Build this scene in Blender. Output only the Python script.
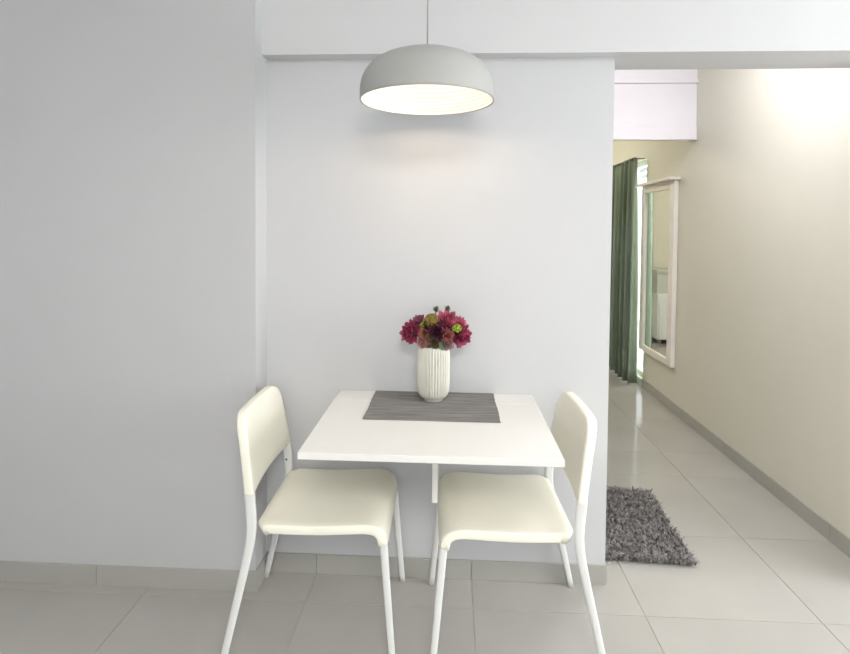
import bpy, bmesh, math, random
from mathutils import Vector, Matrix, Euler

for o in list(bpy.data.objects):
    bpy.data.objects.remove(o, do_unlink=True)
scene = bpy.context.scene
C = scene.collection
PI = math.pi
random.seed(7)

# ------------------------------------------------------------------ camera
F_PX, PX, PY = 549.98, 422.5, 246.27
YAW, PITCH, ROLL = 0.0502, 0.0312, 0.0086
cam_d = bpy.data.cameras.new('camera')
cam = bpy.data.objects.new('camera', cam_d)
C.objects.link(cam)
fw = Vector((-math.sin(YAW) * math.cos(PITCH), math.cos(YAW) * math.cos(PITCH), -math.sin(PITCH)))
rt = Vector((math.cos(YAW), math.sin(YAW), 0))
up = rt.cross(fw)
R = Matrix((rt, up, -fw)).transposed()
R = R @ Matrix.Rotation(ROLL, 3, 'Z')
cam.matrix_world = Matrix.Translation((-0.0046, -2.1022, 1.3554)) @ R.to_4x4()
cam_d.sensor_fit = 'HORIZONTAL'
cam_d.sensor_width = 36.0
cam_d.lens = F_PX / 850 * 36.0
cam_d.shift_x = (425 - PX) / 850
cam_d.shift_y = -(327 - PY) / 850
cam_d.clip_start = 0.02
scene.camera = cam

# ------------------------------------------------------------------ world, lights, exposure
vs = scene.view_settings
vs.view_transform = 'Standard'
vs.look = 'None'
vs.gamma = 1.0
vs.use_curve_mapping = False
vs.exposure = 0.18

world = bpy.data.worlds.new('world')
scene.world = world
world.use_nodes = True
bg = world.node_tree.nodes['Background']
bg.inputs['Color'].default_value = (0.86, 0.93, 1.0, 1)
bg.inputs['Strength'].default_value = 2.2


def area(name, loc, rot, sx, sy, power, col):
    d = bpy.data.lights.new(name, 'AREA')
    d.shape = 'RECTANGLE'
    d.size, d.size_y = sx, sy
    d.energy = power
    d.color = col
    o = bpy.data.objects.new(name, d)
    o.location = loc
    o.rotation_euler = rot
    C.objects.link(o)
    return o


# daylight through the glazing of the dining room's right wall
area('daylight_side', (3.42, -1.05, 1.35), (0, PI / 2, 0), 1.9, 1.6, 86, (0.94, 0.965, 1.0))
# daylight through the far room's glazed door
area('daylight_far', (2.75, 3.6, 1.25), (0, PI / 2, 0), 2.6, 3.2, 330, (0.98, 1.0, 0.93))

# ------------------------------------------------------------------ materials
MATS = {}


def mat(name, col, rough=0.5, metal=0.0, spec=0.5, noise=0.0, nscale=8.0, bump=0.0, bscale=200.0,
        emit=None, estr=0.0, coat=0.0, stretch=None, rnd=0.0, trans=0.0, sss=0.0, sheen=0.0):
    m = bpy.data.materials.new(name)
    m.use_nodes = True
    nt = m.node_tree
    b = nt.nodes['Principled BSDF']
    b.inputs['Roughness'].default_value = rough
    b.inputs['Metallic'].default_value = metal
    b.inputs['Specular IOR Level'].default_value = spec
    b.inputs['Coat Weight'].default_value = coat
    b.inputs['Transmission Weight'].default_value = trans
    b.inputs['Sheen Weight'].default_value = sheen
    b.inputs['Base Color'].default_value = (*col, 1)
    tc = nt.nodes.new('ShaderNodeTexCoord')
    mp = nt.nodes.new('ShaderNodeMapping')
    nt.links.new(tc.outputs['Object'], mp.inputs['Vector'])
    if stretch:
        mp.inputs['Scale'].default_value = stretch
    if noise > 0 or rnd > 0:
        n = nt.nodes.new('ShaderNodeTexNoise')
        n.inputs['Scale'].default_value = nscale
        n.inputs['Detail'].default_value = 4
        nt.links.new(mp.outputs['Vector'], n.inputs['Vector'])
        r = nt.nodes.new('ShaderNodeValToRGB')
        lo = tuple(max(0, c * (1 - noise)) for c in col)
        hi = tuple(min(1, c * (1 + noise)) for c in col)
        r.color_ramp.elements[0].color = (*lo, 1)
        r.color_ramp.elements[1].color = (*hi, 1)
        r.color_ramp.elements[0].position = 0.3
        r.color_ramp.elements[1].position = 0.7
        nt.links.new(n.outputs['Fac'], r.inputs['Fac'])
        src = r.outputs['Color']
        if rnd > 0:
            oi = nt.nodes.new('ShaderNodeObjectInfo')
            mr = nt.nodes.new('ShaderNodeMapRange')
            mr.inputs['To Min'].default_value = 1 - rnd
            mr.inputs['To Max'].default_value = 1 + rnd
            nt.links.new(oi.outputs['Random'], mr.inputs['Value'])
            mx = nt.nodes.new('ShaderNodeVectorMath')
            mx.operation = 'SCALE'
            nt.links.new(src, mx.inputs[0])
            nt.links.new(mr.outputs['Result'], mx.inputs['Scale'])
            src = mx.outputs['Vector']
        nt.links.new(src, b.inputs['Base Color'])
    if bump > 0:
        n2 = nt.nodes.new('ShaderNodeTexNoise')
        n2.inputs['Scale'].default_value = bscale
        n2.inputs['Detail'].default_value = 3
        nt.links.new(mp.outputs['Vector'], n2.inputs['Vector'])
        bp = nt.nodes.new('ShaderNodeBump')
        bp.inputs['Strength'].default_value = bump
        bp.inputs['Distance'].default_value = 0.002
        nt.links.new(n2.outputs['Fac'], bp.inputs['Height'])
        nt.links.new(bp.outputs['Normal'], b.inputs['Normal'])
    if emit:
        b.inputs['Emission Color'].default_value = (*emit, 1)
        b.inputs['Emission Strength'].default_value = estr
    MATS[name] = m
    return m


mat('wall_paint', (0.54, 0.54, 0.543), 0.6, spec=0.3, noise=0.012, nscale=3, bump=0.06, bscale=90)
mat('pier_grey', (0.50, 0.50, 0.50), 0.6, spec=0.3, noise=0.012, nscale=3, bump=0.06, bscale=90)  # wall colour set slightly darker for the pier
mat('beam_grey', (0.58, 0.58, 0.575), 0.6, spec=0.3, noise=0.012, nscale=3, bump=0.06, bscale=90)  # wall colour set slightly lighter for the beam
mat('far_paint', (0.68, 0.655, 0.57), 0.6, spec=0.3, noise=0.012, nscale=3, bump=0.05, bscale=90)
mat('ceiling_paint', (0.84, 0.84, 0.83), 0.7, spec=0.2, noise=0.01, nscale=3)
mat('lintel_paint', (0.83, 0.80, 0.83), 0.45, noise=0.01, nscale=4)
mat('tile', (0.385, 0.37, 0.34), 0.11, spec=0.5, noise=0.05, nscale=2.2, rnd=0.02)
mat('grout', (0.43, 0.41, 0.38), 0.8, noise=0.08, nscale=30)
mat('base_tile', (0.375, 0.365, 0.33), 0.28, noise=0.04, nscale=4, rnd=0.02)
mat('white_laminate', (0.78, 0.76, 0.72), 0.32, noise=0.01, nscale=6)
mat('cream_plastic', (0.88, 0.85, 0.725), 0.38, noise=0.012, nscale=10, bump=0.05, bscale=500)
mat('frame_white', (0.70, 0.70, 0.675), 0.35, noise=0.01, nscale=12)
mat('steel', (0.35, 0.34, 0.33), 0.35, metal=0.9, noise=0.05, nscale=40)
mat('dark_screw', (0.06, 0.06, 0.07), 0.4, metal=0.5, noise=0.1, nscale=60)
mat('shade_grey', (0.37, 0.37, 0.35), 0.55, spec=0.3, noise=0.012, nscale=8, bump=0.03, bscale=300)
mat('liner_white', (0.72, 0.70, 0.65), 0.5, noise=0.01, nscale=8)
mat('bulb_glow', (1, 0.9, 0.75), 0.4, emit=(1.0, 0.80, 0.55), estr=9, noise=0.01)
mat('cord_white', (0.33, 0.32, 0.30), 0.6, noise=0.03, nscale=60)
mat('tube_glow', (1, 1, 1), 0.4, emit=(0.96, 0.95, 1.0), estr=52, noise=0.01)
mat('room_fill_glow', (1, 1, 1), 0.4, emit=(1.0, 0.97, 0.93), estr=24, noise=0.01)
mat('warm_fill_glow', (1, 1, 1), 0.4, emit=(1.0, 0.93, 0.74), estr=74, noise=0.01)
mat('vase_glaze', (0.64, 0.63, 0.55), 0.25, noise=0.06, nscale=14, coat=0.3)
mat('mirror_glass', (0.86, 0.88, 0.85), 0.015, metal=1.0, noise=0.004, nscale=2)
mat('mirror_frame', (0.84, 0.79, 0.73), 0.4, noise=0.03, nscale=10)
mat('dresser_white', (0.80, 0.82, 0.80), 0.4, noise=0.01, nscale=6)
mat('panel_grey', (0.55, 0.56, 0.52), 0.5, noise=0.04, nscale=6)
mat('curtain', (0.165, 0.205, 0.15), 0.85, spec=0.2, noise=0.10, nscale=60, stretch=(1, 1, 0.15), bump=0.2, bscale=300, sheen=0.2)
mat('rug_fibre', (0.235, 0.22, 0.21), 0.9, spec=0.15, noise=0.45, nscale=45)
mat('rug_back', (0.07, 0.065, 0.06), 0.95, noise=0.2, nscale=40)
mat('rod', (0.20, 0.19, 0.17), 0.4, metal=0.7, noise=0.05)
mat('window_frame', (0.72, 0.74, 0.74), 0.4, noise=0.02)
mat('louvre', (0.08, 0.10, 0.11), 0.5, noise=0.1)
mat('stem', (0.08, 0.13, 0.04), 0.6, noise=0.2, nscale=60)
mat('leaf', (0.07, 0.11, 0.035), 0.55, noise=0.35, nscale=50)
mat('petal_burgundy', (0.33, 0.045, 0.10), 0.55, noise=0.7, nscale=55)
mat('petal_rose', (0.42, 0.085, 0.145), 0.55, noise=0.7, nscale=55)
mat('petal_dark', (0.055, 0.012, 0.022), 0.5, noise=0.4, nscale=60)
mat('petal_mauve', (0.32, 0.10, 0.17), 0.55, noise=0.35, nscale=60)
mat('petal_peach', (0.36, 0.16, 0.10), 0.55, noise=0.35, nscale=60)
mat('petal_blush', (0.48, 0.24, 0.22), 0.55, noise=0.3, nscale=60)
mat('petal_coral', (0.34, 0.10, 0.09), 0.55, noise=0.35, nscale=60)
mat('petal_brown', (0.13, 0.09, 0.05), 0.55, noise=0.4, nscale=60)
mat('petal_pale', (0.34, 0.22, 0.22), 0.55, noise=0.35, nscale=60)
mat('petal_olive', (0.28, 0.20, 0.04), 0.6, noise=0.40, nscale=90)
mat('petal_lime', (0.28, 0.34, 0.03), 0.6, noise=0.30, nscale=90)
mat('sprig_green', (0.10, 0.14, 0.06), 0.6, noise=0.35, nscale=60)

# glass for the panes
g = bpy.data.materials.new('pane_glass')
g.use_nodes = True
nt = g.node_tree
nt.nodes.clear()
out = nt.nodes.new('ShaderNodeOutputMaterial')
tr = nt.nodes.new('ShaderNodeBsdfTransparent')
gl = nt.nodes.new('ShaderNodeBsdfGlossy')
gl.inputs['Roughness'].default_value = 0.02
lw = nt.nodes.new('ShaderNodeLayerWeight')
lw.inputs['Blend'].default_value = 0.5
fp = nt.nodes.new('ShaderNodeMath')
fp.operation = 'POWER'
fp.inputs[1].default_value = 5.0
nt.links.new(lw.outputs['Facing'], fp.inputs[0])
fr = nt.nodes.new('ShaderNodeMath')
fr.operation = 'MULTIPLY_ADD'
fr.inputs[1].default_value = 0.6
fr.inputs[2].default_value = 0.04
nt.links.new(fp.outputs[0], fr.inputs[0])
mx = nt.nodes.new('ShaderNodeMixShader')
nt.links.new(fr.outputs[0], mx.inputs[0])
nt.links.new(tr.outputs[0], mx.inputs[1])
nt.links.new(gl.outputs[0], mx.inputs[2])
nt.links.new(mx.outputs[0], out.inputs[0])
MATS['pane_glass'] = g

# placemat: woven ribs in two greys running along its length
m = bpy.data.materials.new('placemat_weave')
m.use_nodes = True
nt = m.node_tree
b = nt.nodes['Principled BSDF']
b.inputs['Roughness'].default_value = 0.9
b.inputs['Specular IOR Level'].default_value = 0.15
tc = nt.nodes.new('ShaderNodeTexCoord')
mp = nt.nodes.new('ShaderNodeMapping')
mp.inputs['Scale'].default_value = (6, 190, 6)
n = nt.nodes.new('ShaderNodeTexNoise')
n.inputs['Scale'].default_value = 1.0
n.inputs['Detail'].default_value = 5
r = nt.nodes.new('ShaderNodeValToRGB')
r.color_ramp.elements[0].position = 0.32
r.color_ramp.elements[0].color = (0.125, 0.119, 0.112, 1)
r.color_ramp.elements[1].position = 0.72
r.color_ramp.elements[1].color = (0.295, 0.283, 0.268, 1)
nt.links.new(tc.outputs['Object'], mp.inputs['Vector'])
nt.links.new(mp.outputs['Vector'], n.inputs['Vector'])
nt.links.new(n.outputs['Fac'], r.inputs['Fac'])
nt.links.new(r.outputs['Color'], b.inputs['Base Color'])
MATS['placemat_weave'] = m


# ------------------------------------------------------------------ helpers
def tag(o, label=None, cat=None, group=None, kind=None):
    if label:
        o['label'] = label
    if cat:
        o['category'] = cat
    if group:
        o['group'] = group
    if kind:
        o['kind'] = kind
    return o


def empty(name, loc=(0, 0, 0), rz=0.0):
    o = bpy.data.objects.new(name, None)
    o.empty_display_size = 0.05
    o.location = loc
    o.rotation_euler = (0, 0, rz)
    C.objects.link(o)
    return o


def link(name, me, m, parent=None, loc=None):
    o = bpy.data.objects.new(name, me)
    if m and not me.materials:
        me.materials.append(MATS[m])
    C.objects.link(o)
    if parent:
        o.parent = parent
    if loc:
        o.location = loc
    return o


def pyd(name, v, f, m, parent=None, smooth=False, loc=None, fix=True):
    me = bpy.data.meshes.new(name)
    me.from_pydata([tuple(p) for p in v], [], f)
    if fix:
        bm = bmesh.new()
        bm.from_mesh(me)
        bmesh.ops.recalc_face_normals(bm, faces=bm.faces)
        bm.to_mesh(me)
        bm.free()
    if smooth:
        for p in me.polygons:
            p.use_smooth = True
    me.update()
    return link(name, me, m, parent, loc)


def box_mesh(name, sx, sy, sz, bev=0.0, seg=2, center=(0, 0, 0)):
    bm = bmesh.new()
    bmesh.ops.create_cube(bm, size=1.0)
    for v in bm.verts:
        v.co = Vector((v.co.x * sx + center[0], v.co.y * sy + center[1], v.co.z * sz + center[2]))
    if bev > 0:
        bmesh.ops.bevel(bm, geom=list(bm.edges), offset=bev, segments=seg, profile=0.5, affect='EDGES')
    me = bpy.data.meshes.new(name)
    bm.to_mesh(me)
    bm.free()
    return me


def box(name, lo, hi, m, parent=None, bev=0.0, seg=2, kind=None):
    """axis-aligned box between two corners, with its origin at its centre"""
    c = [(a + b) / 2 for a, b in zip(lo, hi)]
    me = box_mesh(name, hi[0] - lo[0], hi[1] - lo[1], hi[2] - lo[2], bev, seg)
    o = link(name, me, m, parent, c)
    if kind:
        o['kind'] = kind
    return o


def lathe(prof, segs, name, m, parent=None, rfun=None, loc=None, smooth=True, close=False):
    v, f = [], []
    n = len(prof)
    for i, (r_, z) in enumerate(prof):
        for k in range(segs):
            a = 2 * PI * k / segs
            rr = r_ if rfun is None else rfun(i, r_, a)
            v.append((rr * math.cos(a), rr * math.sin(a), z))
    for i in range(n - 1 if not close else n):
        j = (i + 1) % n
        for k in range(segs):
            k2 = (k + 1) % segs
            f.append((i * segs + k, i * segs + k2, j * segs + k2, j * segs + k))
    if not close:
        f.append(tuple(range(segs - 1, -1, -1)))
        f.append(tuple((n - 1) * segs + k for k in range(segs)))
    return pyd(name, v, f, m, parent, smooth, loc)


def catmull(pts, per=6):
    P = [Vector(p) for p in pts]
    P = [P[0] * 2 - P[1]] + P + [P[-1] * 2 - P[-2]]
    outp = []
    for i in range(1, len(P) - 2):
        for k in range(per):
            t = k / per
            a, b_, c, d = P[i - 1], P[i], P[i + 1], P[i + 2]
            outp.append(0.5 * ((2 * b_) + (c - a) * t + (2 * a - 5 * b_ + 4 * c - d) * t * t +
                               (3 * b_ - a - 3 * c + d) * t ** 3))
    outp.append(P[-2])
    return outp


def sweep(name, pts, wfun, hfun, m, parent=None, side=Vector((0, 1, 0)), n=12, power=3.0):
    """flattened tube: wide across the path in its plane, thin along `side`"""
    v, f = [], []
    N = len(pts)
    for i, p in enumerate(pts):
        t = (pts[min(i + 1, N - 1)] - pts[max(i - 1, 0)]).normalized()
        s = (side - t * side.dot(t)).normalized()
        w = t.cross(s).normalized()
        u = i / (N - 1)
        W, H = wfun(u) / 2, hfun(u) / 2
        for k in range(n):
            a = 2 * PI * k / n
            ca, sa = math.cos(a), math.sin(a)
            x = math.copysign(abs(ca) ** (2 / power), ca)
            y = math.copysign(abs(sa) ** (2 / power), sa)
            v.append(p + w * (x * W) + s * (y * H))
    for i in range(N - 1):
        for k in range(n):
            k2 = (k + 1) % n
            f.append((i * n + k, i * n + k2, (i + 1) * n + k2, (i + 1) * n + k))
    f.append(tuple(range(n - 1, -1, -1)))
    f.append(tuple((N - 1) * n + k for k in range(n)))
    return pyd(name, v, f, m, parent, True)


def tube(name, pts, r_, m, parent=None, n=8):
    rf = r_ if callable(r_) else (lambda u: r_)
    return sweep(name, [Vector(p) for p in pts], lambda u: 2 * rf(u), lambda u: 2 * rf(u), m, parent,
                 side=Vector((0.37, 0.92, 0.11)), n=n, power=2.0)


def loft(name, rings, m, parent=None, smooth=True):
    v, f = [], []
    n = len(rings[0])
    for rg in rings:
        v.extend(rg)
    for i in range(len(rings) - 1):
        for k in range(n):
            k2 = (k + 1) % n
            f.append((i * n + k, i * n + k2, (i + 1) * n + k2, (i + 1) * n + k))
    f.append(tuple(range(n - 1, -1, -1)))
    f.append(tuple((len(rings) - 1) * n + k for k in range(n)))
    return pyd(name, v, f, m, parent, smooth)


def copy_tree(o, parent=None):
    c = o.copy()
    C.objects.link(c)
    c.parent = parent
    for ch in list(o.children):
        copy_tree(ch, c)
    return c


# ------------------------------------------------------------------ the setting
XC, DC = -0.716, 0.123            # corner and projection of the pier on the left
XR = 0.601                        # free end of the dining wall
XW = 1.68                         # right wall of the passage and the far room
ZB = 2.002                        # underside of the beam
CEIL = 2.62
HB = 0.076

floor = box('floor', (-2.5, -4.3, -0.06), (3.55, 6.3, -0.0025), 'grout', kind='structure')

xs = [0.09 + 0.605 * k for k in range(-5, 8)]
ys = [-4.405 + 0.605 * k for k in range(0, 8)] + [0.361, 0.966, 1.303] + [1.303 + 0.605 * k for k in range(1, 9)]
tile_cache = {}
for i in range(len(xs) - 1):
    for j in range(len(ys) - 1):
        x0, x1 = max(xs[i], -2.5), min(xs[i + 1], 3.55)
        y0, y1 = max(ys[j], -4.3), min(ys[j + 1], 6.3)
        if x1 - x0 < 0.05 or y1 - y0 < 0.05:
            continue
        sx, sy = round(x1 - x0 - 0.0017, 4), round(y1 - y0 - 0.0017, 4)
        key = (sx, sy)
        if key not in tile_cache:
            tile_cache[key] = box_mesh('tile', sx, sy, 0.009, 0.0007, 1)
        link('tile', tile_cache[key], 'tile', floor,
             ((x0 + x1) / 2 - floor.location.x, (y0 + y1) / 2 - floor.location.y, -0.0045 - floor.location.z))

ceiling = box('ceiling', (-2.5, -4.3, CEIL), (3.55, 0.165, CEIL + 0.1), 'ceiling_paint', kind='structure')
box('ceiling_passage', (-1.6, 0.165, CEIL), (1.80, 6.3, CEIL + 0.1), 'ceiling_paint', kind='structure')

box('wall_back', (XC, 0.0, 0.0), (XR, 0.11, 2.40), 'wall_paint', kind='structure')
box('wall_left', (-2.5, -DC, 0.0), (XC, 0.11, CEIL), 'pier_grey', kind='structure')
box('wall_beam', (XC, -0.057, ZB), (3.55, 0.165, CEIL), 'beam_grey', kind='structure')
box('wall_side', (-2.6, -4.3, 0.0), (-2.5, -DC, CEIL), 'wall_paint', kind='structure')
box('wall_return', (XW, 0.0, 0.0), (3.55, 0.165, ZB), 'wall_paint', kind='structure')
# lintel over the inner doorway with two shallow mouldings
lin = box('trim_1', (-1.6, 1.80, 2.005), (XW, 1.93, CEIL), 'lintel_paint', kind='structure')
for z0, z1, d in ((2.372, 2.398, 0.022), (1.992, 2.084, 0.012), (1.984, 1.998, 0.022)):
    box('moulding', (-1.6 - lin.location.x, 1.80 - d - lin.location.y, z0 - lin.location.z),
        (XW - lin.location.x, 1.81 - lin.location.y, z1 - lin.location.z), 'lintel_paint', lin, bev=0.003)


def wall_with_opening_x(name, x0, x1, ya, yb, za, zb, y0, y1, z0, z1, m):
    """wall slab between x0..x1 running along y, with one opening"""
    v, f = [], []

    def add(lo, hi):
        s = len(v)
        for x in (lo[0], hi[0]):
            for y in (lo[1], hi[1]):
                for z in (lo[2], hi[2]):
                    v.append((x, y, z))
        for q in ((0, 1, 3, 2), (4, 6, 7, 5), (0, 4, 5, 1), (2, 3, 7, 6), (0, 2, 6, 4), (1, 5, 7, 3)):
            f.append(tuple(s + k for k in q))
    add((x0, ya, za), (x1, y0, zb))
    add((x0, y1, za), (x1, yb, zb))
    if z1 < zb:
        add((x0, y0, z1), (x1, y1, zb))
    if z0 > za:
        add((x0, y0, za), (x1, y1, z0))
    o = pyd(name, v, f, m)
    o['kind'] = 'structure'
    return o


def window_x(name, x, y0, y1, z0, z1, nbar, fw_=0.045):
    w = empty(name, (x, (y0 + y1) / 2, z0))
    w['kind'] = 'structure'
    L, H = y1 - y0, z1 - z0
    for zz in (0, H - fw_):
        box('window_frame', (-0.025, -L / 2, zz), (0.025, L / 2, zz + fw_), 'window_frame', w, bev=0.003)
    for k in range(nbar + 1):
        yy = -L / 2 + k * (L - fw_) / nbar
        box('window_frame', (-0.024, yy, fw_), (0.024, yy + fw_, H - fw_), 'window_frame', w, bev=0.003)
    for k in range(nbar):
        a = -L / 2 + k * (L - fw_) / nbar + fw_
        b_ = -L / 2 + (k + 1) * (L - fw_) / nbar
        box('pane', (-0.003, a, fw_), (0.003, b_, H - fw_), 'pane_glass', w)
    return w


# right wall of the dining room with its window
wall_with_opening_x('wall_right', 3.45, 3.55, -4.3, 0.0, 0, CEIL, -1.87, -0.23, 0.4, 2.3, 'wall_paint')
window_x('window_1', 3.50, -1.87, -0.23, 0.4, 2.3, 2)
# rear wall behind the viewer
bk = empty('wall_rear', (0, -4.3, 0))
bk['kind'] = 'structure'
for lo, hi in (((-2.5, -0.1, 0), (-1.5, 0, CEIL)), ((1.1, -0.1, 0), (3.55, 0, CEIL)),
               ((-1.5, -0.1, 0), (1.1, 0, 0.6)), ((-1.5, -0.1, 2.3), (1.1, 0, CEIL))):
    box('wall_panel', lo, hi, 'wall_paint', bk)
box('pane', (-1.5, -0.055, 0.6), (1.1, -0.049, 2.3), 'pane_glass', bk)

# passage and far room
wall_with_opening_x('wall_far_right', XW, XW + 0.12, 0.165, 6.2, 0, CEIL, 2.735, 3.70, 0.06, 1.98, 'far_paint')
window_x('window_2', XW + 0.06, 2.735, 3.70, 0.06, 1.98, 2)
box('wall_far', (-1.6, 5.05, 0), (XW, 5.15, CEIL), 'far_paint', kind='structure')
box('wall_far_left', (-1.6, 0.11, 0), (-1.5, 5.05, CEIL), 'far_paint', kind='structure')

# skirting of cut floor tile
def skirting(name, axis, segs, at, face, m='base_tile'):
    """segs: joints along the axis; face: direction the skirting projects"""
    o = empty(name, (segs[0] if axis == 'x' else at, at if axis == 'x' else segs[0], 0))
    o['kind'] = 'structure'
    t = 0.008
    for a, b_ in zip(segs[:-1], segs[1:]):
        L = b_ - a - 0.002
        if axis == 'x':
            me = box_mesh('skirting_tile', L, t, HB, 0.001, 1)
            link('skirting_tile', me, m, o, ((a + b_) / 2 - segs[0], face * t / 2, HB / 2))
        else:
            me = box_mesh('skirting_tile', t, L, HB, 0.001, 1)
            link('skirting_tile', me, m, o, (face * t / 2, (a + b_) / 2 - segs[0], HB / 2))
    return o


skirting('baseboard_back', 'x', [XC, -0.515, 0.09, XR], 0.0, -1)
skirting('baseboard_left', 'x', [-2.5, -1.93, -1.325, XC + 0.008], -DC, -1)
skirting('baseboard_pier', 'y', [-DC, 0.0], XC, 1)
skirting('baseboard_right', 'y', [0.165, 0.361, 0.966, 1.303, 1.908, 2.735], XW, -1)
skirting('baseboard_far', 'x', [-1.5, -0.9, -0.3, 0.3, 0.9, XW], 5.05, -1)
skirting('baseboard_end', 'y', [0.0, 0.11], XR, 1)

# dark louvred screen outside the far window
ls = empty('louvre_screen', (1.99, 2.52, 0))
tag(ls, 'dark louvred screen outside the far window above the mirror', 'screen')
for k in range(3):
    box('post', (-0.02, 0.80 * k, 0.0), (0.02, 0.80 * k + 0.04, 2.05), 'window_frame', ls)
for k in range(2):
    z = 1.90 + 0.07 * k
    box('louvre', (-0.012, 0.04, z), (0.012, 1.6, z + 0.036), 'louvre', ls, bev=0.004)

# ------------------------------------------------------------------ wall-mounted drop-leaf table
TX0, TX1, TZ, TD = -0.426, 0.315, 0.727, 0.600
tab = empty('drop_leaf_table', ((TX0 + TX1) / 2, 0, 0))
tag(tab, 'white wall-mounted drop-leaf table folded out between the two chairs', 'table')
hw = (TX1 - TX0) / 2
box('fixed_shelf', (-hw, -0.119, TZ - 0.020), (hw, -0.001, TZ), 'white_laminate', tab, bev=0.0012)
box('leaf', (-hw, -TD, TZ - 0.020), (hw, -0.1205, TZ), 'white_laminate', tab, bev=0.0015)
box('wall_rail', (-hw + 0.02, -0.022, TZ - 0.11), (hw - 0.02, -0.001, TZ - 0.020), 'white_laminate', tab, bev=0.001)
sup = box('support_panel', (-0.001, -0.30, 0.445), (0.017, -0.024, TZ - 0.0205), 'white_laminate', tab, bev=0.0012)
for hx in (-0.22, 0.26):
    h = box('hinge', (hx - 0.03, -0.15, TZ - 0.0225), (hx + 0.03, -0.09, TZ - 0.0200), 'steel', tab, bev=0.0008)
for hz in (-0.08, 0.08):
    box('hinge', (0.009, 0.130, hz - 0.02), (0.013, 0.138, hz + 0.02), 'steel', sup)

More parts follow.
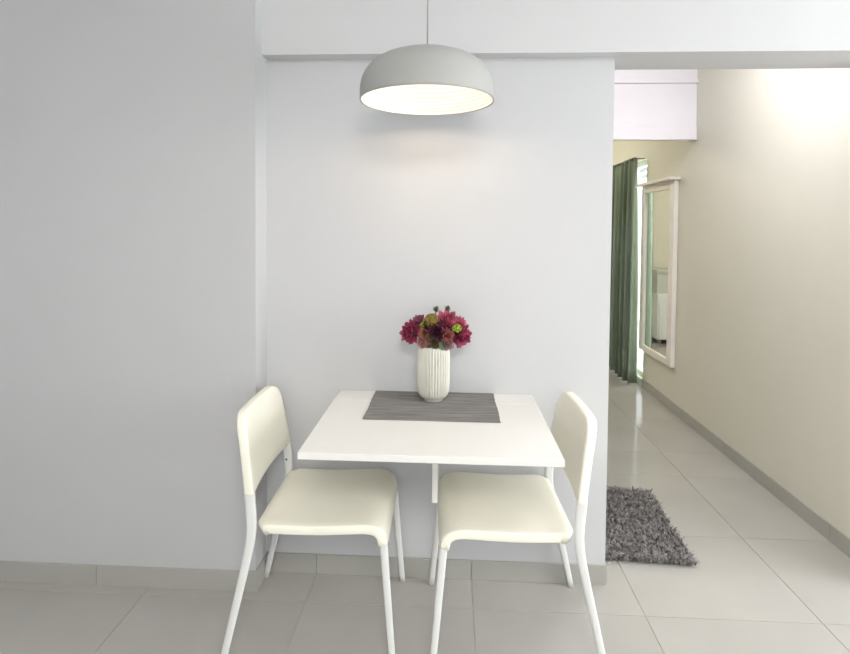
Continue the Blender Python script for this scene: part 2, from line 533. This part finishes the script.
# ------------------------------------------------------------------ stacking chairs
def make_chair():
    t = empty('stacking_chair')

    # seat shell: side profile lofted sideways
    prof = catmull([(-0.172, 0, 0.430), (-0.150, 0, 0.437), (-0.08, 0, 0.436), (0.02, 0, 0.436), (0.12, 0, 0.441),
                    (0.175, 0, 0.443), (0.210, 0, 0.436), (0.233, 0, 0.416), (0.243, 0, 0.386)], 4)
    th = 0.029
    top = [(p.x, p.z) for p in prof]
    low = []
    for i, p in enumerate(prof):
        d = (prof[min(i + 1, len(prof) - 1)] - prof[max(i - 1, 0)]).normalized()
        low.append((p.x + d.z * th, p.z - d.x * th))
    mid = [((a[0] + b_[0]) / 2, (a[1] + b_[1]) / 2) for a, b_ in zip(top, low)]
    HWD = 0.204
    st = []
    for sgn, order in ((-1, 1),):
        edge = [(HWD, 0.70), (HWD - 0.0006, 0.84), (HWD - 0.002, 0.95), (HWD - 0.0045, 1.0), (HWD - 0.02, 1.0)]
        inner = [0.165, 0.13, 0.08, 0.03]
        half = edge + [(y, 1.0) for y in inner]
        st = [(-y, k) for y, k in half] + [(y, k) for y, k in reversed(half)]
    rings = []
    for y, k in st:
        ay = abs(y)
        # rounded plan corners at the rear and at the front
        rr = 0.045
        q = max(0.0, ay - (HWD - rr)) / rr
        rear_in = rr * (1 - math.sqrt(max(0.0, 1 - min(q, 1) ** 2))) * 0.75
        front_in = 0.005 * (1 - math.sqrt(max(0.0, 1 - min(q, 1) ** 2)))
        dish = 0.007 * max(0.0, 1 - (ay / 0.17) ** 2)
        ring = []
        for src in (top, list(reversed(low))):
            idx = range(len(top)) if src is top else range(len(top) - 1, -1, -1)
            for p, i in zip(src, idx):
                cx, cz = mid[i]
                x = cx + (p[0] - cx) * k
                z = cz + (p[1] - cz) * k
                wr = min(1, max(0, (0.02 - x) / 0.19)) ** 1.2
                x += rear_in * wr
                wf = min(1, max(0, (x - 0.10) / 0.14)) ** 1.5
                x -= front_in * wf
                sd = min(1, max(0, (x + 0.16) / 0.1)) * min(1, max(0, (0.16 - x) / 0.1))
                z -= dish * sd
                ring.append((x, y, z))
        rings.append(ring)
    loft('seat', rings, 'cream_plastic', t)

    # backrest: rows from the bottom edge to the rounded top edge
    def spine(z):
        u = (z - 0.535) / 0.235
        return -0.190 - 0.032 * u - 0.007 * u * u

    zb, zt, T = 0.535, 0.772, 0.029
    rad = 0.062
    rows = [(zb, 0.55), (zb + 0.0015, 0.85), (zb + 0.005, 1.0)]
    rows += [(zb + 0.005 + (zt - rad - zb - 0.005) * k / 6, 1.0) for k in range(1, 7)]
    for k in range(1, 11):
        a = k / 10 * PI / 2
        rows.append((zt - rad + rad * math.sin(a) * 0.999, 1.0 if k < 8 else (0.93, 0.75, 0.35)[k - 8]))
    rings = []
    for z, k in rows:
        u = (z - zb) / (zt - zb)
        w = 0.2165 - 0.028 * u
        over = max(0.0, z - (zt - rad)) / rad
        w -= rad * (1 - math.sqrt(max(0.0, 1 - over ** 2)))
        tt = T * k
        ring = []
        NN = 14
        x0 = spine(z)

        def curve(y):
            return x0 - 0.012 * max(0.0, 1 - (y / 0.19) ** 2) + 0.004
        er = min(0.006, tt * 0.45)
        for i in range(NN + 1):
            y = -w + er + (2 * w - 2 * er) * i / NN
            ring.append((curve(y) + tt / 2, y, z))
        ce = curve(w - er)
        for q_ in ((0.5, 0.866), (0.866, 0.5), (1.0, 0.0)):
            ring.append((ce + tt / 2 - er + er * q_[1], w - er + er * q_[0], z))
        for q_ in ((1.0, 0.0), (0.866, 0.5), (0.5, 0.866)):
            ring.append((ce - tt / 2 + er - er * q_[1], w - er + er * q_[0], z))
        for i in range(NN + 1):
            y = w - er - (2 * w - 2 * er) * i / NN
            ring.append((curve(y) - tt / 2, y, z))
        for q_ in ((0.5, 0.866), (0.866, 0.5), (1.0, 0.0)):
            ring.append((ce - tt / 2 + er - er * q_[1], -(w - er + er * q_[0]), z))
        for q_ in ((1.0, 0.0), (0.866, 0.5), (0.5, 0.866)):
            ring.append((ce + tt / 2 - er + er * q_[1], -(w - er + er * q_[0]), z))
        rings.append(ring)
    loft('backrest', rings, 'cream_plastic', t)

    for s in (-1, 1):
        pts = catmull([(-0.270, s * 0.216, 0.0), (-0.232, s * 0.2135, 0.165), (-0.194, s * 0.212, 0.33), (-0.180, s * 0.211, 0.41),
                       (-0.180, s * 0.209, 0.465), (-0.187, s * 0.2055, 0.535), (-0.191, s * 0.203, 0.565)], 5)
        lg = sweep('leg', pts, lambda u: 0.021 + 0.012 * min(1, u / 0.7) - 0.007 * max(0, (u - .84) / .16), lambda u: 0.0150, 'frame_white', t, n=14, power=3.2)
        bo = lathe([(0.0, 0.0), (0.0038, 0.0), (0.0042, 0.0012), (0.003, 0.0022), (0.0, 0.0024)], 10, 'bolt', 'dark_screw', lg)
        bo.location = (-0.186, s * 0.2015, 0.470)
        bo.rotation_euler = (s * PI / 2, 0, 0)
        pts = catmull([(0.262, s * 0.216, 0.0), (0.250, s * 0.210, 0.13), (0.238, s * 0.2035, 0.27), (0.2275, s * 0.1955, 0.386),
                       (0.222, s * 0.194, 0.402)], 5)
        sweep('leg', pts, lambda u: 0.020 + 0.006 * u, lambda u: 0.0150, 'frame_white', t, n=14, power=3.2)
    return t


ch = make_chair()
tag(ch, 'cream plastic chair with white metal legs by the left pier, facing right', 'chair', 'dining chairs at the drop-leaf table')
ch.location = (-0.432, -0.250, 0)
ch.rotation_euler = (0, 0, 0.02)
ch2 = copy_tree(ch)
ch2.location = (0.206, -0.248, 0)
ch2.rotation_euler = (0, 0, PI + 0.035)
ch2['label'] = 'cream plastic chair with white metal legs beside the passage opening, facing left'

# ------------------------------------------------------------------ placemat
def placemat():
    x0, x1, y0, y1 = -0.286, 0.166, -0.322, -0.004
    ny, nx = 120, 16
    v, f = [], []
    for j in range(ny + 1):
        y = y0 + (y1 - y0) * j / ny
        e = 0.0005 * math.sin(y * 130) + 0.0012 * math.sin(y * 27 + 1)
        for i in range(nx + 1):
            x = x0 + (x1 - x0) * i / nx
            z = 0.0026 + (0.0007 if j % 2 else 0.0)
            v.append((x + e * (1 if i in (0, nx) else 0) + 0.06, y + 0.16, z))
    n = len(v)
    v += [(a, b_, 0.0003) for a, b_, c in v]
    w = nx + 1
    for j in range(ny):
        for i in range(nx):
            a = j * w + i
            f.append((a, a + 1, a + w + 1, a + w))
            f.append((n + a, n + a + w, n + a + w + 1, n + a + 1))
    for i in range(nx):
        f.append((i, n + i, n + i + 1, i + 1))
        a = ny * w + i
        f.append((a, a + 1, n + a + 1, n + a))
    for j in range(ny):
        a = j * w
        f.append((a, a + w, n + a + w, n + a))
        a = j * w + nx
        f.append((a, n + a, n + a + w, a + w))
    o = pyd('placemat', v, f, 'placemat_weave', loc=(-0.06, -0.16, TZ))
    tag(o, 'grey ribbed woven placemat lying on the white table under the vase', 'placemat')


placemat()

# ------------------------------------------------------------------ fluted vase
VX, VY, VZ = -0.061, -0.100, TZ + 0.0034
NF = 34


def flute(i, r_, a):
    z = vprof[i][1]
    if r_ < 0.03 or i >= VOUT:
        return r_
    amp = 0.0044 * min(1, max(0, (z - 0.012) / 0.02)) * min(1, max(0, (0.198 - z) / 0.012))
    return r_ - amp * (1 - abs(math.sin(a * NF / 2)) ** 0.8) * 1.6


vprof = [(0.0, 0.0), (0.036, 0.0), (0.039, 0.002), (0.039, 0.007), (0.043, 0.010), (0.052, 0.016), (0.058, 0.025), (0.0615, 0.038), (0.063, 0.055),
         (0.0635, 0.09), (0.0635, 0.12), (0.0635, 0.15), (0.063, 0.168), (0.0615, 0.182), (0.0585, 0.193), (0.054, 0.200), (0.0515, 0.203)]
vprof = [(r_ * 0.95, z * 0.985) for r_, z in vprof]
VOUT = len(vprof)
vprof += [(0.0455, 0.200), (0.0445, 0.195), (0.049, 0.183), (0.053, 0.15), (0.053, 0.06), (0.042, 0.02), (0.0, 0.012)]
vase = lathe(vprof, NF * 8, 'fluted_vase', 'vase_glaze', None, flute, (VX, VY, VZ))
tag(vase, 'off-white fluted ceramic vase standing on the grey placemat', 'vase')

# ------------------------------------------------------------------ flowers
def petal(v, f, base, out, upv, L, W, cup, tip=0.0):
    """cupped pointed petal: 5 rows of 3 points; base point, direction out, normal up"""
    out = out.normalized()
    s = out.cross(upv).normalized()
    upv = s.cross(out).normalized()
    st = len(v)
    rows = [(0.0, 0.25), (0.3, 0.75), (0.6, 1.0), (0.85, 0.72), (1.0, 0.08)]
    for u, w in rows:
        lift = cup * u * u * L + tip * max(0, u - .7) * L
        for k in (-1, 0, 1):
            v.append(base + out * (u * L) + upv * (lift + abs(k) * w * W * 0.28) + s * (k * w * W / 2))
    for i in range(len(rows) - 1):
        for k in range(2):
            a = st + i * 3 + k
            f.append((a, a + 1, a + 4, a + 3))


def finish(name, v, f, m, parent):
    o = pyd(name, v, f, m, parent, True, fix=False)
    return o


def frame_for(d):
    d = Vector(d).normalized()
    a = Vector((0, 0, 1)) if abs(d.z) < 0.9 else Vector((1, 0, 0))
    e1 = d.cross(a).normalized()
    return d, e1, d.cross(e1).normalized()


MOUTH = Vector((VX, VY, VZ + 0.205))


def stem_part(root, end, d, k):
    """stem from inside the vase to the bloom, in the root's own space"""
    base = Vector((VX + 0.022 * math.cos(k * 2.4), VY + 0.022 * math.sin(k * 2.4), VZ + 0.06))
    neck = Vector((VX + (end.x - VX) * 0.30, VY + (end.y - VY) * 0.30, MOUTH.z - 0.004))
    lim = (neck - Vector((VX, VY, neck.z)))
    if lim.length > 0.036:
        lim = lim.normalized() * 0.036
        neck = Vector((VX, VY, neck.z)) + lim
    pts = catmull([base, neck, (neck + end) / 2 + Vector((0, 0, 0.01)), end - d * 0.004], 4)
    tube('stem', [p - root.location for p in pts], lambda u: 0.0019, 'stem', root, n=6)


def flower(name, label, cat, loc, d, layers, m, k, centre=None, leaves=0, group='flowers in the fluted vase'):
    loc = Vector(loc)
    root = empty(name, loc)
    tag(root, label, cat, group)
    d, e1, e2 = frame_for(d)
    v, f = [], []
    ph = random.random()
    for li, (n, L, W, tilt, off) in enumerate(layers):
        for q in range(n):
            a = 2 * PI * (q + 0.5 * (li % 2) + ph) / n + random.uniform(-.1, .1)
            r_ = e1 * math.cos(a) + e2 * math.sin(a)
            tl = math.radians(tilt + random.uniform(-7, 7))
            o_ = r_ * math.sin(tl) + d * math.cos(tl)
            upv = d * math.sin(tl) - r_ * math.cos(tl)
            petal(v, f, d * off + r_ * 0.0025, o_, upv, L * random.uniform(.9, 1.08), W, 0.22, 0.1)
    finish('petals', v, f, m, root)
    if centre:
        v, f = [], []
        for q in range(14):
            a = q * 2.4
            rr = centre[1] * math.sqrt(q / 14)
            b_ = (e1 * math.cos(a) + e2 * math.sin(a)) * rr
            petal(v, f, b_ + d * 0.004, d + b_ * 18, e1, centre[1] * 1.0, centre[1] * 0.5, 0.1)
        finish('centre', v, f, centre[0], root)
    if leaves:
        v, f = [], []
        for q in range(leaves):
            a = 2 * PI * (q + random.random() * .5) / leaves
            r_ = e1 * math.cos(a) + e2 * math.sin(a)
            petal(v, f, -d * 0.006, r_ - d * 0.35, d, 0.036, 0.017, -0.2)
        finish('leaves', v, f, 'leaf', root)
    stem_part(root, loc, d, k)
    return root


big = [(9, .042, .024, 102, -.006), (9, .046, .024, 80, -.002), (8, .046, .022, 58, .001), (7, .042, .019, 38, .003), (5, .036, .015, 20, .005), (3, .030, .012, 8, .006)]
mid_ = [(9, .030, .016, 96, -.003), (9, .030, .015, 70, 0), (8, .028, .013, 46, .003), (5, .024, .011, 22, .004)]
small = [(6, .025, .022, 88, -.002), (6, .024, .020, 64, 0), (5, .021, .017, 42, .002), (4, .017, .013, 20, .003)]
FY = VY
flower('dahlia', 'burgundy pink bloom drooping over the left side of the vase', 'flower', (-0.137, FY - .012, .980), (-.66, -.66, .10), big, 'petal_burgundy', 0, leaves=4)
flower('dahlia', 'burgundy pink bloom drooping over the right side of the vase', 'flower', (0.030, FY - .012, .974), (.64, -.66, -.22), big, 'petal_burgundy', 1, leaves=4)
flower('dahlia', 'rose pink bloom highest on the right of the bouquet', 'flower', (-0.016, FY - .012, 1.016), (.24, -.66, .60), big, 'petal_rose', 2, leaves=4)
flower('aster', 'small mauve bloom high on the left of the bouquet', 'flower', (-0.112, FY + .004, 1.012), (-.5, -.5, .6), mid_, 'petal_mauve', 3, leaves=3)
flower('aster', 'small magenta bloom on the upper right edge of the bouquet', 'flower', (0.026, FY + .006, 1.010), (.75, -.35, .35), mid_, 'petal_rose', 4, leaves=3)
flower('anemone', 'dark maroon bloom in the middle of the bouquet', 'flower', (-0.050, FY - .036, .986), (.05, -.95, .22),
       [(7, .037, .028, 84, 0), (7, .034, .025, 62, .002), (6, .028, .019, 38, .004), (4, .02, .014, 18, .005)], 'petal_dark', 5, centre=('petal_dark', .008))
flower('rose', 'peach and green rose left of the dark maroon bloom', 'flower', (-0.090, FY - .034, .979), (-.3, -.9, .1), small, 'petal_peach', 6, leaves=4)
flower('rose', 'coral pink rose right of the dark maroon bloom', 'flower', (-0.012, FY - .038, .974), (.3, -.9, .1), small, 'petal_coral', 7, leaves=4)
flower('rose', 'pale blush rose at the left rim of the vase', 'flower', (-0.097, FY - .032, .949), (-.5, -.8, -.1), small, 'petal_blush', 8, leaves=2)
flower('rose', 'greenish brown rose at the front rim of the vase', 'flower', (-0.058, FY - .044, .952), (0, -1, -.05), small, 'petal_brown', 9, leaves=5)
flower('rose', 'pale mauve rose at the right rim of the vase', 'flower', (-0.012, FY - .034, .945), (.6, -.8, -.1), small, 'petal_pale', 10, leaves=4)
flower('aster', 'dark crimson bloom under the olive green flower head', 'flower', (-0.080, FY - .028, 1.002), (-.2, -.9, .35), small, 'petal_dark', 14, leaves=5)


def cluster(name, label, loc, R_, m, n, k, d=(0, -.4, .9)):
    loc = Vector(loc)
    root = empty(name, loc)
    tag(root, label, 'flower', 'flowers in the fluted vase')
    v, f = [], []
    for q in range(n):
        z = 1 - 1.5 * (q + .5) / n
        a = q * 2.39996
        s = math.sqrt(max(0, 1 - z * z))
        dd = Vector((s * math.cos(a), s * math.sin(a), z))
        _, e1, e2 = frame_for(dd)
        for w in range(4):
            b_ = e1 * math.cos(w * PI / 2 + q) + e2 * math.sin(w * PI / 2 + q)
            petal(v, f, dd * R_ * .86, b_ + dd * .5, dd, R_ * .46, R_ * .34, 0.1)
    finish('florets', v, f, m, root)
    pf = [(0.0, -R_ * .75)] + [(R_ * .76 * math.cos(t * PI / 10), R_ * .76 * math.sin(t * PI / 10)) for t in range(-4, 5)] + [(0.0, R_ * .76)]
    lathe(pf, 12, 'core', m, root)
    stem_part(root, loc, Vector(d).normalized(), k)


cluster('hydrangea', 'olive yellow round flower head at the top of the bouquet', (-0.068, FY - .018, 1.020), .0255, 'petal_olive', 60, 11)
cluster('hydrangea', 'lime green flower bud on the right of the bouquet', (0.022, FY - .040, 1.000), .0155, 'petal_lime', 26, 12)
cluster('hydrangea', 'small lime green bud beside the mauve bloom', (-0.098, FY - .026, 1.008), .0125, 'petal_lime', 22, 13)


def sprig(label, loc, k):
    loc = Vector(loc)
    root = empty('sprig', loc)
    tag(root, label, 'foliage', 'foliage in the fluted vase')
    v, f = [], []
    for q in range(12):
        a = q * 2.4
        r_ = Vector((math.cos(a), math.sin(a), 0))
        petal(v, f, Vector((0, 0, -.012 + q * .0012)), r_ + Vector((0, 0, .7)), Vector((0, 0, 1)), .0165, .010, 0.1)
    finish('leaves', v, f, 'sprig_green', root)
    stem_part(root, loc + Vector((0, 0, .004)), Vector((0, 0, 1)), k)


sprig('green leafy sprig above the olive flower head', (-0.054, FY - .002, 1.062), 15)
sprig('green leafy sprig above the tallest rose pink bloom', (-0.012, FY + .002, 1.064), 16)


def leafstem(label, loc, d, k):
    loc = Vector(loc)
    root = empty('leaf_stem', loc)
    tag(root, label, 'foliage', 'foliage in the fluted vase')
    v, f = [], []
    d, e1, e2 = frame_for(d)
    for q in range(7):
        a = q * 2.4
        r_ = e1 * math.cos(a) + e2 * math.sin(a)
        petal(v, f, d * (-.012 + q * .003), r_ + d * .4, d, .034, .017, -0.1)
    finish('leaves', v, f, 'leaf', root)
    stem_part(root, loc, d, k)


leafstem('dark green leaves between the left bloom and the roses', (-0.112, FY - .006, .985), (-.4, -.4, .7), 17)
leafstem('dark green leaves behind the right drooping bloom', (0.012, FY - .004, .985), (.4, -.3, .7), 18)
leafstem('dark green leaves at the back of the bouquet by the wall', (-0.055, FY + .030, 1.000), (0, .2, 1), 19)
leafstem('dark green leaves hanging over the front rim of the vase', (-0.038, FY - .040, .956), (.1, -.9, .1), 20)

# ------------------------------------------------------------------ pendant lamp
PXL, PYL, PZR = -0.083, -0.340, 1.7605
lamp = empty('pendant_lamp', (PXL, PYL, PZR))
tag(lamp, 'pale grey dome pendant lamp hanging lit above the table', 'lamp')
shell = [(0.2125, 0.0), (0.2130, 0.008), (0.2130, 0.030), (0.2115, 0.050), (0.207, 0.072), (0.199, 0.092), (0.187, 0.110), (0.170, 0.127),
         (0.148, 0.141), (0.122, 0.152), (0.094, 0.160), (0.064, 0.165), (0.034, 0.1675), (0.008, 0.169)]
shell = [(r_, z * 0.925) for r_, z in shell]
inner_sh = [(max(0.004, r_ - 0.0022), z - 0.002 if i else z) for i, (r_, z) in enumerate(shell)]
lathe(shell + list(reversed(inner_sh)), 96, 'lamp_shade', 'shade_grey', lamp, close=True)
# inner reflector pressed with concentric rings
lp = [(0.2095, 0.001)]
cp = catmull([(0.2095, 0, 0.001), (0.2085, 0, 0.030), (0.203, 0, 0.060), (0.182, 0, 0.095), (0.145, 0, 0.121), (0.095, 0, 0.137), (0.034, 0, 0.143)], 10)
prof = []
for i, p in enumerate(cp):
    prof.append((p.x - (0.0026 if i % 4 in (1, 2) else 0.0), p.z - (0.0026 if i % 4 in (1, 2) else 0.0)))
back = [(r_ + 0.0008, z + 0.0008) for r_, z in reversed(prof)]
lathe(prof + back, 96, 'reflector', 'liner_white', lamp, close=True)
lathe([(0.0, 0.118), (0.026, 0.118), (0.030, 0.122), (0.032, 0.141), (0.0, 0.142)], 32, 'lamp_holder', 'liner_white', lamp)
bulb = lathe([(0.0, 0.070)] + [(0.030 * math.sin(t * PI / 12), 0.100 - 0.030 * math.cos(t * PI / 12)) for t in range(1, 10)] + [(0.014, 0.124), (0.0, 0.126)],
             32, 'bulb', 'bulb_glow', lamp)
tube('cord', [(0, 0, 0.155), (0, 0, 0.4), (0, 0, CEIL - PZR - 0.02)], 0.0024, 'cord_white', lamp, n=10)
lathe([(0.0, 0.155), (0.012, 0.155), (0.010, 0.160), (0.004, 0.165), (0.0, 0.165)], 20, 'cord_grip', 'cord_white', lamp)
lathe([(0.0, CEIL - PZR - 0.03), (0.035, CEIL - PZR - 0.028), (0.05, CEIL - PZR - 0.01), (0.05, CEIL - PZR), (0.0, CEIL - PZR)], 32, 'ceiling_rose', 'shade_grey', lamp)
ld = bpy.data.lights.new('bulb_light', 'POINT')
ld.energy = 1.9
ld.color = (1.0, 0.79, 0.60)
ld.shadow_soft_size = 0.033
lo = bpy.data.objects.new('bulb_light', ld)
C.objects.link(lo)
lo.parent = lamp
lo.location = (0, 0, 0.060)

# ceiling lamp of the passage, hidden above the beam
def ceiling_lamp(loc, label, glow, k=1.0):
    cl = empty('ceiling_lamp', loc)
    cl.scale = (k, k, 1.0)
    tag(cl, label, 'lamp')
    lathe([(0.0, 0.0), (0.10, 0.0), (0.10, -0.02), (0.09, -0.022), (0.0, -0.022)], 40, 'base', 'shade_grey', cl)
    lathe([(0.0, -0.023), (0.12, -0.023), (0.155, -0.04), (0.165, -0.07), (0.155, -0.10), (0.11, -0.13), (0.05, -0.14), (0.0, -0.142)],
          40, 'diffuser', glow, cl)


ceiling_lamp((1.02, 0.50, CEIL), 'round white ceiling lamp in the passage behind the beam', 'tube_glow')
ceiling_lamp((0.30, -3.30, CEIL), 'large round white fill lamp added on the dining room ceiling behind the viewer', 'room_fill_glow', 3.2)  # unseen fill added to lift the chair seats and front surfaces
ceiling_lamp((0.30, 3.50, CEIL), 'round warm white fill lamp added in the far room behind the dining wall', 'warm_fill_glow')  # added out of view to brighten the far room's walls and curtain

# ------------------------------------------------------------------ shaggy rug
RX0, RX1, RY0, RY1 = 0.13, 1.018, 0.14, 0.765
rug = empty('shaggy_rug', ((RX0 + RX1) / 2, (RY0 + RY1) / 2 + 0.012, 0), -0.06)
tag(rug, 'dark grey shaggy rug on the tiles in the passage', 'rug')
box('backing', (-(RX1 - RX0) / 2 + .01, -(RY1 - RY0) / 2 + .01, 0.0005), ((RX1 - RX0) / 2 - .01, (RY1 - RY0) / 2 - .01, 0.010), 'rug_back', rug, bev=0.003)
v, f = [], []
rg = random.Random(3)
nx_, ny_ = 150, 108
for i in range(nx_):
    for j in range(ny_):
        x = -(RX1 - RX0) / 2 + (RX1 - RX0) * (i + rg.random()) / nx_
        y = -(RY1 - RY0) / 2 + (RY1 - RY0) * (j + rg.random()) / ny_
        a = rg.random() * 2 * PI
        clump = math.sin(x * 47 + 2 * math.sin(y * 31)) * math.sin(y * 53 + 2 * math.sin(x * 37))
        h = 0.018 + 0.010 * rg.random() + 0.006 * clump
        lean = 0.007 + 0.012 * rg.random()
        dx, dy = math.cos(a) * lean + 0.004 * clump, math.sin(a) * lean - 0.003
        w = 0.0026
        px_, py_ = -math.sin(a) * w, math.cos(a) * w
        s = len(v)
        v += [(x - px_, y - py_, 0.006), (x + px_, y + py_, 0.006),
              (x + dx * .45 + px_ * 1.2, y + dy * .45 + py_ * 1.2, 0.006 + h * .6), (x + dx * .45 - px_ * 1.2, y + dy * .45 - py_ * 1.2, 0.006 + h * .6),
              (x + dx * 1.2 + px_ * .5, y + dy * 1.2 + py_ * .5, 0.004 + h), (x + dx * 1.2 - px_ * .5, y + dy * 1.2 - py_ * .5, 0.004 + h)]
        f += [(s, s + 1, s + 2, s + 3), (s + 3, s + 2, s + 4, s + 5)]
pile = pyd('pile', v, f, 'rug_fibre', rug, fix=False)
pile['kind'] = 'stuff'

# ------------------------------------------------------------------ far room: curtain, mirror, dresser
def curtain(name, label, y0, y1, xbase, ztop, folds, amp, phase=0.0):
    root = empty(name, (xbase, (y0 + y1) / 2, 0))
    tag(root, label, 'curtain')
    n, nz = folds * 14, 14
    v, f = [], []
    for k in range(nz + 1):
        z = 0.012 + (ztop - 0.012) * k / nz
        u = k / nz
        A = amp * (1.0 - 0.55 * u ** 2)
        for i in range(n + 1):
            t = i / n
            ph = 2 * PI * folds * t + phase + 0.35 * math.sin(3 * u + t * 5)
            x = -A * math.sin(ph) - 0.25 * A * math.sin(2.3 * ph + 1)
            y = y0 + (y1 - y0) * t + 0.25 * A * math.cos(ph * 2)
            v.append((x, y - (y0 + y1) / 2, z))
    w = n + 1
    for k in range(nz):
        for i in range(n):
            a = k * w + i
            f.append((a, a + 1, a + w + 1, a + w))
    o = pyd('cloth', v, f, 'curtain', root, True)
    md = o.modifiers.new('thickness', 'SOLIDIFY')
    md.thickness = 0.003
    return root


curtain('curtain', 'sage green floor-length curtain gathered beside the far mirror', 2.745, 3.62, 1.598, 1.994, 7, 0.046, 0.6)
rod = empty('curtain_rod', (1.585, 3.6, 1.985))
tag(rod, 'thin dark rod carrying the sage green curtain', 'curtain rod')
tube('pole', [(0, -0.82, 0), (0, 0, 0), (0, 0.22, 0)], 0.009, 'rod', rod, n=12)
for yy in (-0.80, 0.19):
    tube('bracket', [(0, yy, 0), (0.05, yy, 0), (0.094, yy, 0)], 0.006, 'rod', rod, n=8)

mr = empty('wall_mirror', (XW, 2.408, 0.335))
tag(mr, 'tall white-framed mirror with a top ledge on the passage wall', 'mirror')
ML, MH, MF = 0.69, 1.40, 0.085
fd = 0.034
box('frame_side', (-fd, -ML / 2, 0), (0, -ML / 2 + MF, MH), 'mirror_frame', mr, bev=0.004)
box('frame_side', (-fd, ML / 2 - MF, 0), (0, ML / 2, MH), 'mirror_frame', mr, bev=0.004)
box('frame_rail', (-fd, -ML / 2 + MF, 0), (0, ML / 2 - MF, 0.05), 'mirror_frame', mr, bev=0.004)
box('frame_rail', (-fd, -ML / 2 + MF, MH - 0.06), (0, ML / 2 - MF, MH), 'mirror_frame', mr, bev=0.004)
box('ledge', (-0.085, -ML / 2 - 0.03, MH), (0, ML / 2 + 0.04, MH + 0.022), 'mirror_frame', mr, bev=0.004)
box('mirror_glass', (-0.022, -ML / 2 + MF, 0.05), (-0.016, ML / 2 - MF, MH - 0.06), 'mirror_glass', mr)

dr = empty('dresser', (0.43, 4.82, 0))
tag(dr, 'white chest of drawers seen reflected in the far mirror', 'dresser')
box('body', (-0.40, -0.22, 0.05), (0.40, 0.22, 0.60), 'dresser_white', dr, bev=0.004)
for zz in (0.06, 0.32):
    d_ = box('drawer', (-0.385, -0.238, zz), (0.385, -0.221, zz + 0.25), 'dresser_white', dr, bev=0.003)
    box('handle', (-0.06, -0.028, 0.02), (0.06, -0.009, 0.03), 'steel', d_, bev=0.002)
for sx in (-0.36, 0.36):
    for sy in (-0.18, 0.18):
        box('leg', (sx - 0.02, sy - 0.02, 0.0), (sx + 0.02, sy + 0.02, 0.05), 'steel', dr)
pn = empty('storage_box', (0.43, 4.84, 0.601))
tag(pn, 'pale grey box on top of the white chest of drawers', 'box')
box('body', (-0.38, -0.16, 0), (0.38, 0.16, 0.24), 'panel_grey', pn, bev=0.004)
box('lid', (-0.39, -0.17, 0.241), (0.39, 0.17, 0.285), 'panel_grey', pn, bev=0.004)
